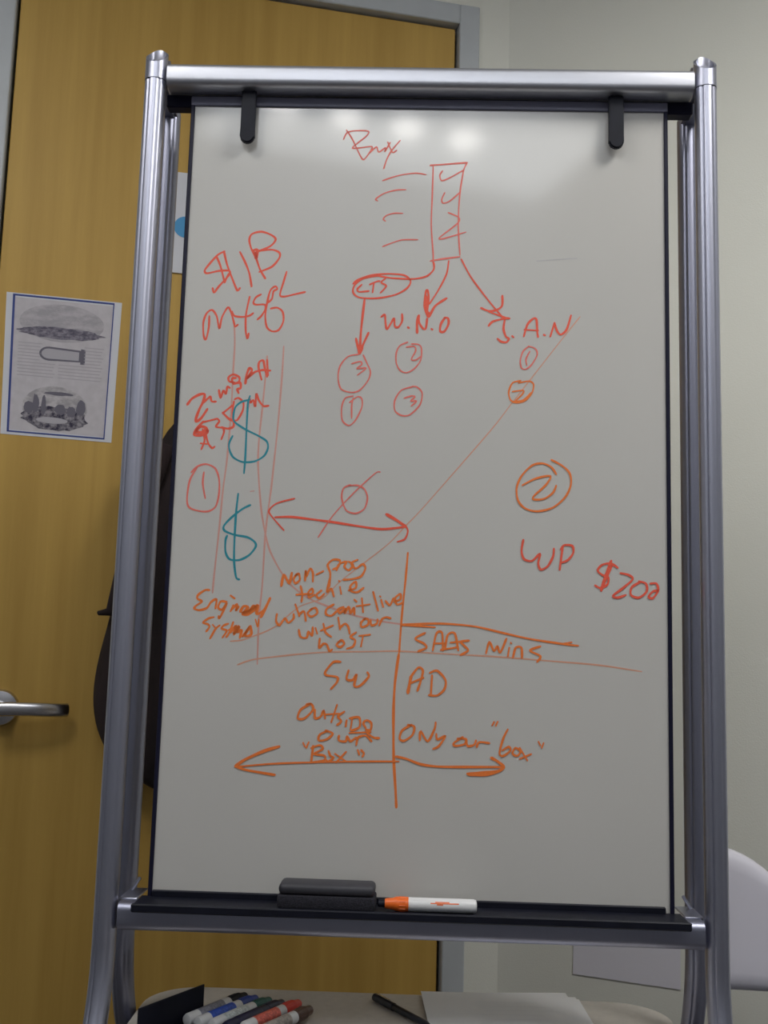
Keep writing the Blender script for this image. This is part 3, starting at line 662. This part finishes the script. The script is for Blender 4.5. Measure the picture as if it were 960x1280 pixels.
# papers
def sheet(name, corners, z, label, cat='paper', group=None, m=None):
    o = Vector((sum(c[0] for c in corners) / 4, sum(c[1] for c in corners) / 4, z))
    bm = bmesh.new(); n = 8; T = .0006
    c = [Vector((*q, 0)) for q in corners]
    g = [[None] * (n + 1) for _ in range(n + 1)]; g2 = [[None] * (n + 1) for _ in range(n + 1)]
    for i in range(n + 1):
        for j in range(n + 1):
            a, b = i / n, j / n
            p = (c[0].lerp(c[1], a)).lerp(c[3].lerp(c[2], a), b) - Vector((o.x, o.y, 0))
            zz = .0012 * (math.sin(a * 5 + b * 3) + 1) * .5 * b * b
            g[i][j] = bm.verts.new((p.x, p.y, T + zz)); g2[i][j] = bm.verts.new((p.x, p.y, zz))
    for i in range(n):
        for j in range(n):
            bm.faces.new((g[i][j], g[i + 1][j], g[i + 1][j + 1], g[i][j + 1])); bm.faces.new((g2[i][j], g2[i][j + 1], g2[i + 1][j + 1], g2[i + 1][j]))
    for i in range(n):
        for (aa, bb) in (((i, 0), (i + 1, 0)), ((i, n), (i + 1, n)), ((0, i), (0, i + 1)), ((n, i), (n, i + 1))):
            bm.faces.new((g[aa[0]][aa[1]], g[bb[0]][bb[1]], g2[bb[0]][bb[1]], g2[aa[0]][aa[1]]))
    return tag(finish(name, bm, m or M_paper, None, 40, o), label, cat, group)
def letter(cu, cv, rot, z, ww=.216, ll=.279):
    """corner = far left corner at the pixel, rotated by rot; returns near-left, near-right, far-right, far-left"""
    q = on_level(cu, cv, z); x = Vector((math.cos(rot), math.sin(rot), 0)); y = Vector((math.sin(rot), -math.cos(rot), 0))
    return [tuple((q + v)[:2]) for v in (y * ll, y * ll + x * ww, x * ww, Vector((0, 0, 0)))]
sheet('paper_sheet', letter(541, 1246.5, R(1.0), SZ + .0005), SZ + .0004, 'plain white sheet at the bottom of the paper pile on the shelf')
sheet('paper_sheet', letter(537, 1243.5, R(.5), SZ + .0025), SZ + .0025, 'plain white sheet in the middle of the paper pile on the shelf')
lt = letter(526, 1240, R(2.2), SZ + .005)
top = sheet('paper_sheet', lt, SZ + .005, 'sheet with faint pencil lines on top of the paper pile')
bm = bmesh.new()
fl, fr = Vector((*lt[3], 0)), Vector((*lt[2], 0)); nl = Vector((*lt[0], 0)); ex = (fr - fl).normalized(); ey = (nl - fl).normalized()
for k in range(5):
    a = fl + ex * (.075 + .004 * (k % 3)) + ey * (.045 + .017 * k); b_ = a + ex * (.09 + .012 * ((k * 7) % 3)); zz = .0019
    vs = [bm.verts.new((q.x - top.location.x, q.y - top.location.y, zz)) for q in (a, b_, b_ + ey * .0016, a + ey * .0016)]
    bm.faces.new(vs)
finish('pencil_writing', bm, mat('pencil grey', (.80, .80, .83), .8), top, 0)

# ------------------------------------------------------------------ notices on the door and wall
def door_sz(u, v, n=.0):
    q = on_plane(u, v, DO + DN * n, DN) - DO; return q.dot(DD), q.z
def flat(name, pts, n0, n1, m, parent=None, sm=0):
    """flat piece on the door wall; pts (s,z); between n0 and n1 out from the wall face"""
    bm = bmesh.new(); mm = DM @ Matrix(((1, 0, 0, 0), (0, 0, -1, 0), (0, 1, 0, 0), (0, 0, 0, 1)))
    prism(bm, pts, n0, n1, mm); return finish(name, bm, m, parent, sm)
NF = -.004                                   # door face
q4 = [door_sz(*p) for p in ((8, 364), (152.5, 378), (139, 553), (0, 541.5))]
TLc, TRc, BRc, BLc = [Vector(q) for q in q4]
def pq(a, b): return tuple((TLc.lerp(TRc, a)).lerp(BLc.lerp(BRc, a), b))
M_old = mat('aged newsprint copy', (.58, .55, .58), .8, var=.06, scale=(60, 60, 60))
M_sheet = mat('notice paper', (.70, .71, .76), .7)
notice = tag(flat('printed_notice', [pq(0, 1), pq(1, 1), pq(1, 0), pq(0, 0)], NF + .0002, NF + .0008, M_sheet), 'printed page with old engravings and a blue border taped on the door', 'notice')
M_blue = mat('blue print', (.035, .06, .26), .6)
def patch(name, pts, lvl, m): return flat(name, [pq(*p) for p in pts], NF + .0008, NF + .0008 + .0002 * lvl, m, notice)
patch('printed_page', [(.065, .965), (.925, .965), (.925, .03), (.065, .03)], 1, M_old)
bo = [((.055, .975), (.075, .975), (.075, .01), (.055, .01)), ((.925, .975), (.935, .975), (.935, .02), (.925, .02)), ((.055, .02), (.935, .02), (.935, .008), (.055, .008)), ((.055, .982), (.935, .982), (.935, .972), (.055, .972))]
bm = bmesh.new(); mm = DM @ Matrix(((1, 0, 0, 0), (0, 0, -1, 0), (0, 1, 0, 0), (0, 0, 0, 1)))
for b4 in bo: prism(bm, [pq(*p) for p in b4], NF + .0008, NF + .0014, mm)
finish('blue_border', bm, M_blue, notice, 0)
def engr(name, c_lo, c_hi, sc):
    m = bpy.data.materials.new(name); m.use_nodes = True; nt = m.node_tree; b = nt.nodes['Principled BSDF']
    tc = nt.nodes.new('ShaderNodeTexCoord'); mp = nt.nodes.new('ShaderNodeMapping'); mp.inputs['Scale'].default_value = sc
    nz = nt.nodes.new('ShaderNodeTexNoise'); nz.inputs['Scale'].default_value = 1; nz.inputs['Detail'].default_value = 6; nz.inputs['Roughness'].default_value = .65
    rp = nt.nodes.new('ShaderNodeValToRGB'); e = rp.color_ramp.elements; e[0].position = .40; e[1].position = .62
    e[0].color = (*c_lo, 1); e[1].color = (*c_hi, 1)
    nt.links.new(tc.outputs['Object'], mp.inputs[0]); nt.links.new(mp.outputs[0], nz.inputs['Vector']); nt.links.new(nz.outputs[0], rp.inputs[0]); nt.links.new(rp.outputs[0], b.inputs['Base Color'])
    b.inputs['Roughness'].default_value = .8; return m
def ell(cx, cy, rx, ry, n=28, a0=0, a1=360): return [(cx + rx * math.cos(R(a0 + (a1 - a0) * k / n)), cy - ry * math.sin(R(a0 + (a1 - a0) * k / n))) for k in range(n)]
def jag(cx, cy, rx, ry, j, n=36):
    return [(cx + rx * (1 + random.uniform(-j, j)) * math.cos(2 * math.pi * k / n), cy - ry * (1 + random.uniform(-j, j)) * math.sin(2 * math.pi * k / n)) for k in range(n)]
patch('engraving', ell(.49, .19, .37, .135), 2, engr('engraving sky', (.40, .38, .41), (.53, .50, .53), (40, 40, 90)))
patch('engraving', jag(.49, .262, .365, .042, .10), 3, engr('engraving fleet', (.11, .10, .14), (.30, .28, .33), (90, 90, 160)))
# shell drawing
sh = [(.74, .365), (.74, .47), (.70, .47), (.70, .455), (.42, .462)] + [(.42 + .085 * math.cos(R(t)), .412 - .05 * math.sin(R(t))) for t in range(270, 89, -20)] + [(.70, .372), (.70, .36)]
patch('shell_drawing', [(x - .03, y) for x, y in sh], 2, mat('engraving grey', (.16, .15, .19), .8))
sh2 = [(.685, .385), (.685, .445), (.42, .448)] + [(.42 + .065 * math.cos(R(t)), .412 - .036 * math.sin(R(t))) for t in range(270, 89, -20)]
patch('shell_fill', [(x - .03, y) for x, y in sh2], 3, mat('engraving pale', (.47, .45, .49), .8))
bm = bmesh.new()
for k in range(11):                                             # lines of tiny text in columns
    yy = .345 + .023 * k
    for a0, a1 in ((.12, .33), (.70, .87)) if k < 6 else ((.12, .45), (.48, .87)):
        prism(bm, [pq(a0, yy + .006), pq(a1 - .01 * (k % 3), yy + .006), pq(a1 - .01 * (k % 3), yy), pq(a0, yy)], NF + .001, NF + .0012, mm)
finish('text_columns', bm, mat('tiny print', (.46, .43, .47), .8), notice, 0)
patch('engraving', ell(.47, .79, .29, .15), 2, engr('engraving field', (.36, .34, .36), (.56, .53, .55), (50, 50, 90)))
patch('engraving', jag(.47, .865, .285, .085, .10), 3, engr('engraving crowd', (.035, .03, .06), (.34, .32, .35), (100, 100, 110)))
for cx, cy, rx, ry in ((.30, .77, .028, .07), (.37, .775, .022, .065), (.24, .80, .05, .04), (.52, .80, .05, .035), (.62, .81, .04, .04), (.70, .78, .04, .055), (.50, .69, .14, .012)):
    patch('engraved_figure', jag(cx, cy, rx, ry, .15, 18), 4, MATS['engraving grey'])
patch('engraved_figure', ell(.45, .88, .14, .022), 5, MATS['engraving pale'])

# second notice, half hidden behind the easel post, with a blue dot
s0, zt = door_sz(206, 213); _, zb = door_sz(213, 340)
sign = tag(flat('door_sign', [(s0, zb), (s0 + .216, zb), (s0 + .216, zt), (s0, zt)], NF + .0002, NF + .004, M_sheet), 'white door sign with a blue dot partly hidden behind the easel post', 'sign')
sc_, zc_ = door_sz(231.5, 284)
flat('blue_dot', [(sc_ + .0225 * math.cos(R(12 * k)), zc_ + .0225 * math.sin(R(12 * k))) for k in range(30)], NF + .004, NF + .0045, mat('sky blue print', (.06, .32, .62), .5), sign)

# sheet on the angled wall, seen under the lower rail
AN = Vector((math.sin(A2), -math.cos(A2), 0)); AD_ = Vector((math.cos(A2), math.sin(A2), 0))
pl, pr = on_plane(716, 1217, c1 + AN * .001, AN), on_plane(851, 1237, c1 + AN * .001, AN)
bm = bmesh.new()
for sgn, nn in ((1, .0004), (1, .001)): pass
v0 = []
for nn in (.0003, .0011):
    v0.append([bm.verts.new(p + AN * nn) for p in (pl, pr, pr + Vector((0, 0, .115)), pl + Vector((0.002, 0, .115)))])
bm.faces.new(list(reversed(v0[0]))); bm.faces.new(v0[1])
for k in range(4): bm.faces.new((v0[0][k], v0[0][(k + 1) % 4], v0[1][(k + 1) % 4], v0[1][k]))
tag(finish('wall_note', bm, mat('cream note paper', (.80, .78, .85), .7), None, 0), 'plain white paper note taped low on the angled wall behind the easel', 'paper')

# ------------------------------------------------------------------ dark coat hanging on the door behind the easel
hk_s, hk_z = -.30, 1.56
hook = tag(empty('coat_hook', W(hk_s, -NF * -1, hk_z)), 'small metal hook on the door behind the easel', 'hook')
hook.rotation_euler = (0, 0, DY)
bm = bmesh.new(); box(bm, -.012, .012, -.004, -.0002, -.03, .03, .001, 1); finish('plate', bm, M_steel, hook, 30)
bm = bmesh.new(); sweep(bm, [(0, -.003, -.01), (0, -.02, -.018), (0, -.035, -.012), (0, -.04, .008)], circ(.004, 10)); finish('peg', bm, M_steel, hook, 50)
M_coat = mat('dark brown coat cloth', (.022, .013, .014), .9, var=.6, scale=(14, 14, 5), bump=.7, bscale=60)
bm = bmesh.new()
secs = [  # z, left s, right s, depth
    (1.555, -.33, -.27, .03), (1.52, -.37, -.23, .05), (1.47, -.435, -.17, .075), (1.40, -.468, -.13, .09), (1.30, -.500, -.10, .10), (1.20, -.512, -.08, .11),
    (1.10, -.530, -.07, .115), (1.0, -.549, -.065, .12), (.93, -.551, -.06, .12), (.87, -.535, -.07, .115), (.82, -.50, -.08, .11), (.78, -.44, -.11, .09), (.765, -.40, -.14, .05)]
fine = []
for i in range(len(secs) - 1):
    p0, p1, p2, p3 = secs[max(i - 1, 0)], secs[i], secs[i + 1], secs[min(i + 2, len(secs) - 1)]
    for k in range(4):
        t = k / 4
        fine.append(tuple(.5 * (2 * b_ + (c_ - a_) * t + (2 * a_ - 5 * b_ + 4 * c_ - d_) * t * t + (3 * b_ - a_ - 3 * c_ + d_) * t ** 3) for a_, b_, c_, d_ in zip(p0, p1, p2, p3)))
fine.append(secs[-1])
N = 48; rings = []
for z, a, b, dpt in fine:
    ring = []
    for k in range(N):
        t_ = 2 * math.pi * k / N; cx = (a + b) / 2; hx = (b - a) / 2
        fold = 1 + .10 * math.sin(6 * t_ + z * 5) * min(1, (1.56 - z) * 4) * (1 if math.sin(t_) > 0 else 0)
        s_ = cx + hx * math.copysign(abs(math.cos(t_)) ** .8, math.cos(t_)); n_ = .004 + max(0, dpt * (.5 + .5 * math.sin(t_)) * fold)
        ring.append(bm.verts.new(W(s_, n_, z)))
    rings.append(ring)
for r0, r1 in zip(rings, rings[1:]):
    for k in range(N): bm.faces.new((r0[k], r0[(k + 1) % N], r1[(k + 1) % N], r1[k]))
bm.faces.new(rings[0]); bm.faces.new(list(reversed(rings[-1])))
me_o = empty('hanging_coat', W(hk_s, 0, .76)); tag(me_o, 'dark brown coat hanging on the door behind the easel post', 'coat')
def world_child(o, parent):
    o.parent = parent; o.matrix_parent_inverse = Matrix.Translation(parent.location).inverted(); return o
world_child(finish('coat_body', bm, M_coat, None, 70), me_o)
bm = bmesh.new()
sl = [W(-.45, .09, 1.42), W(-.485, .10, 1.30), W(-.505, .095, 1.18), W(-.525, .085, 1.10), W(-.551, .075, 1.098)]
sweep(bm, sl, [(q[0] * .02, q[1] * .012) for q in circ(1, 12)], DD, scales=[1, 1.1, 1, .7, .35]); world_child(finish('belt_strap', bm, M_coat, None, 60), me_o)

# ------------------------------------------------------------------ white swivel chair by the angled wall
CYAW = R(-7)
cx, cy = .655, 1.395
ch = tag(empty('swivel_chair', (cx, cy, 0), CYAW), 'white chair with a low rounded back standing beside the easel', 'chair')
# low rounded back panel (local y away from the seat): upright near edge, top falling in a wide arc
bm = bmesh.new(); nx, nz = 22, 12; TH = .034; X0, X1, ZB, ZT = -.188, .028, .545, .757
def back_pt(i, j, side):
    a_ = i / nx; x_ = X0 + (X1 - X0) * (1 - math.cos(math.pi * a_)) / 2
    d_ = x_ - (X0 + .022)
    zt = ZT - .002 if d_ < 0 else max(ZB + .03, ZT - .357 * (1 - math.sqrt(max(0, 1 - (d_ / .21) ** 2))))
    zt -= .022 * max(0, (.02 - (x_ - X0)) / .02) ** 2
    q = j / nz; z_ = ZB + (zt - ZB) * (1 - math.cos(math.pi * q)) / 2
    e_ = min(min(x_ - X0, X1 - x_) / .02, min(z_ - ZB, zt - z_) / .022, 1); e_ = max(0, e_)
    th = TH * .5 * math.sqrt(max(0.0, 1 - (1 - e_) ** 2)) 
    bow = .10 * (x_ + .08) ** 2 / .1 * .6
    return Vector((x_, .245 - bow + .06 * (z_ - ZB) + side * th, z_))
sides = {}
for sd in (-1, 1):
    sides[sd] = [[bm.verts.new(back_pt(i, j, sd)) for j in range(nz + 1)] for i in range(nx + 1)]
    for i in range(nx):
        for j in range(nz):
            g = sides[sd]; f4 = (g[i][j], g[i + 1][j], g[i + 1][j + 1], g[i][j + 1])
            bm.faces.new(f4)
bmesh.ops.remove_doubles(bm, verts=bm.verts, dist=.0004)
finish('backrest', bm, mat('white moulded shell', (.78, .76, .84), .45), ch, 70)
bm = bmesh.new(); rings = []
for zz, ins in ((.400, .012), (.408, .003), (.418, 0), (.440, 0), (.450, .004), (.456, .016)):
    rings.append([bm.verts.new((x_, y_, zz)) for x_, y_ in rrect(-.18 + ins, .15 - ins, -.165 + ins, .205 - ins, .09 - ins, 8)])
for r0, r1 in zip(rings, rings[1:]):
    for k in range(len(r0)): bm.faces.new((r0[k], r0[(k + 1) % len(r0)], r1[(k + 1) % len(r0)], r1[k]))
bm.faces.new(list(reversed(rings[0]))); bm.faces.new(rings[-1])
finish('seat', bm, mat('grey seat cloth', (.12, .12, .13), .9, var=.2, scale=(200, 200, 200)), ch, 40)
bm = bmesh.new(); sweep(bm, [(-.015, .02, .385), (-.015, .15, .39), (-.015, .235, .41), (-.015, .266, .47), (-.018, .266, .60)], [(q[0] * .022, q[1] * .008) for q in circ(1, 12)], Vector((1, 0, 0)))
finish('back_support', bm, M_black, ch, 50)
bm = bmesh.new(); rod(bm, (0, 0, .10), (0, 0, .40), .025); rod(bm, (0, 0, .37), (0, 0, .405), .09, 20); finish('column', bm, M_steel, ch, 40)
for k in range(5):
    a = R(36 + 72 * k); dx, dy = math.cos(a), math.sin(a)
    bm = bmesh.new(); sweep(bm, [(0, 0, .115), (.13 * dx, .13 * dy, .095), (.205 * dx, .205 * dy, .07)], [(q[0] * .022, q[1] * .014) for q in circ(1, 10)], Vector((-dy, dx, 0)), scales=[1.2, 1, .7])
    lg = finish('leg', bm, M_black, ch, 50)
    bm = bmesh.new(); rod(bm, (.20 * dx - .015 * dy, .20 * dy + .015 * dx, .027), (.20 * dx + .015 * dy, .20 * dy - .015 * dx, .027), .027, 20)
    finish('castor', bm, M_rubber, lg, 40)
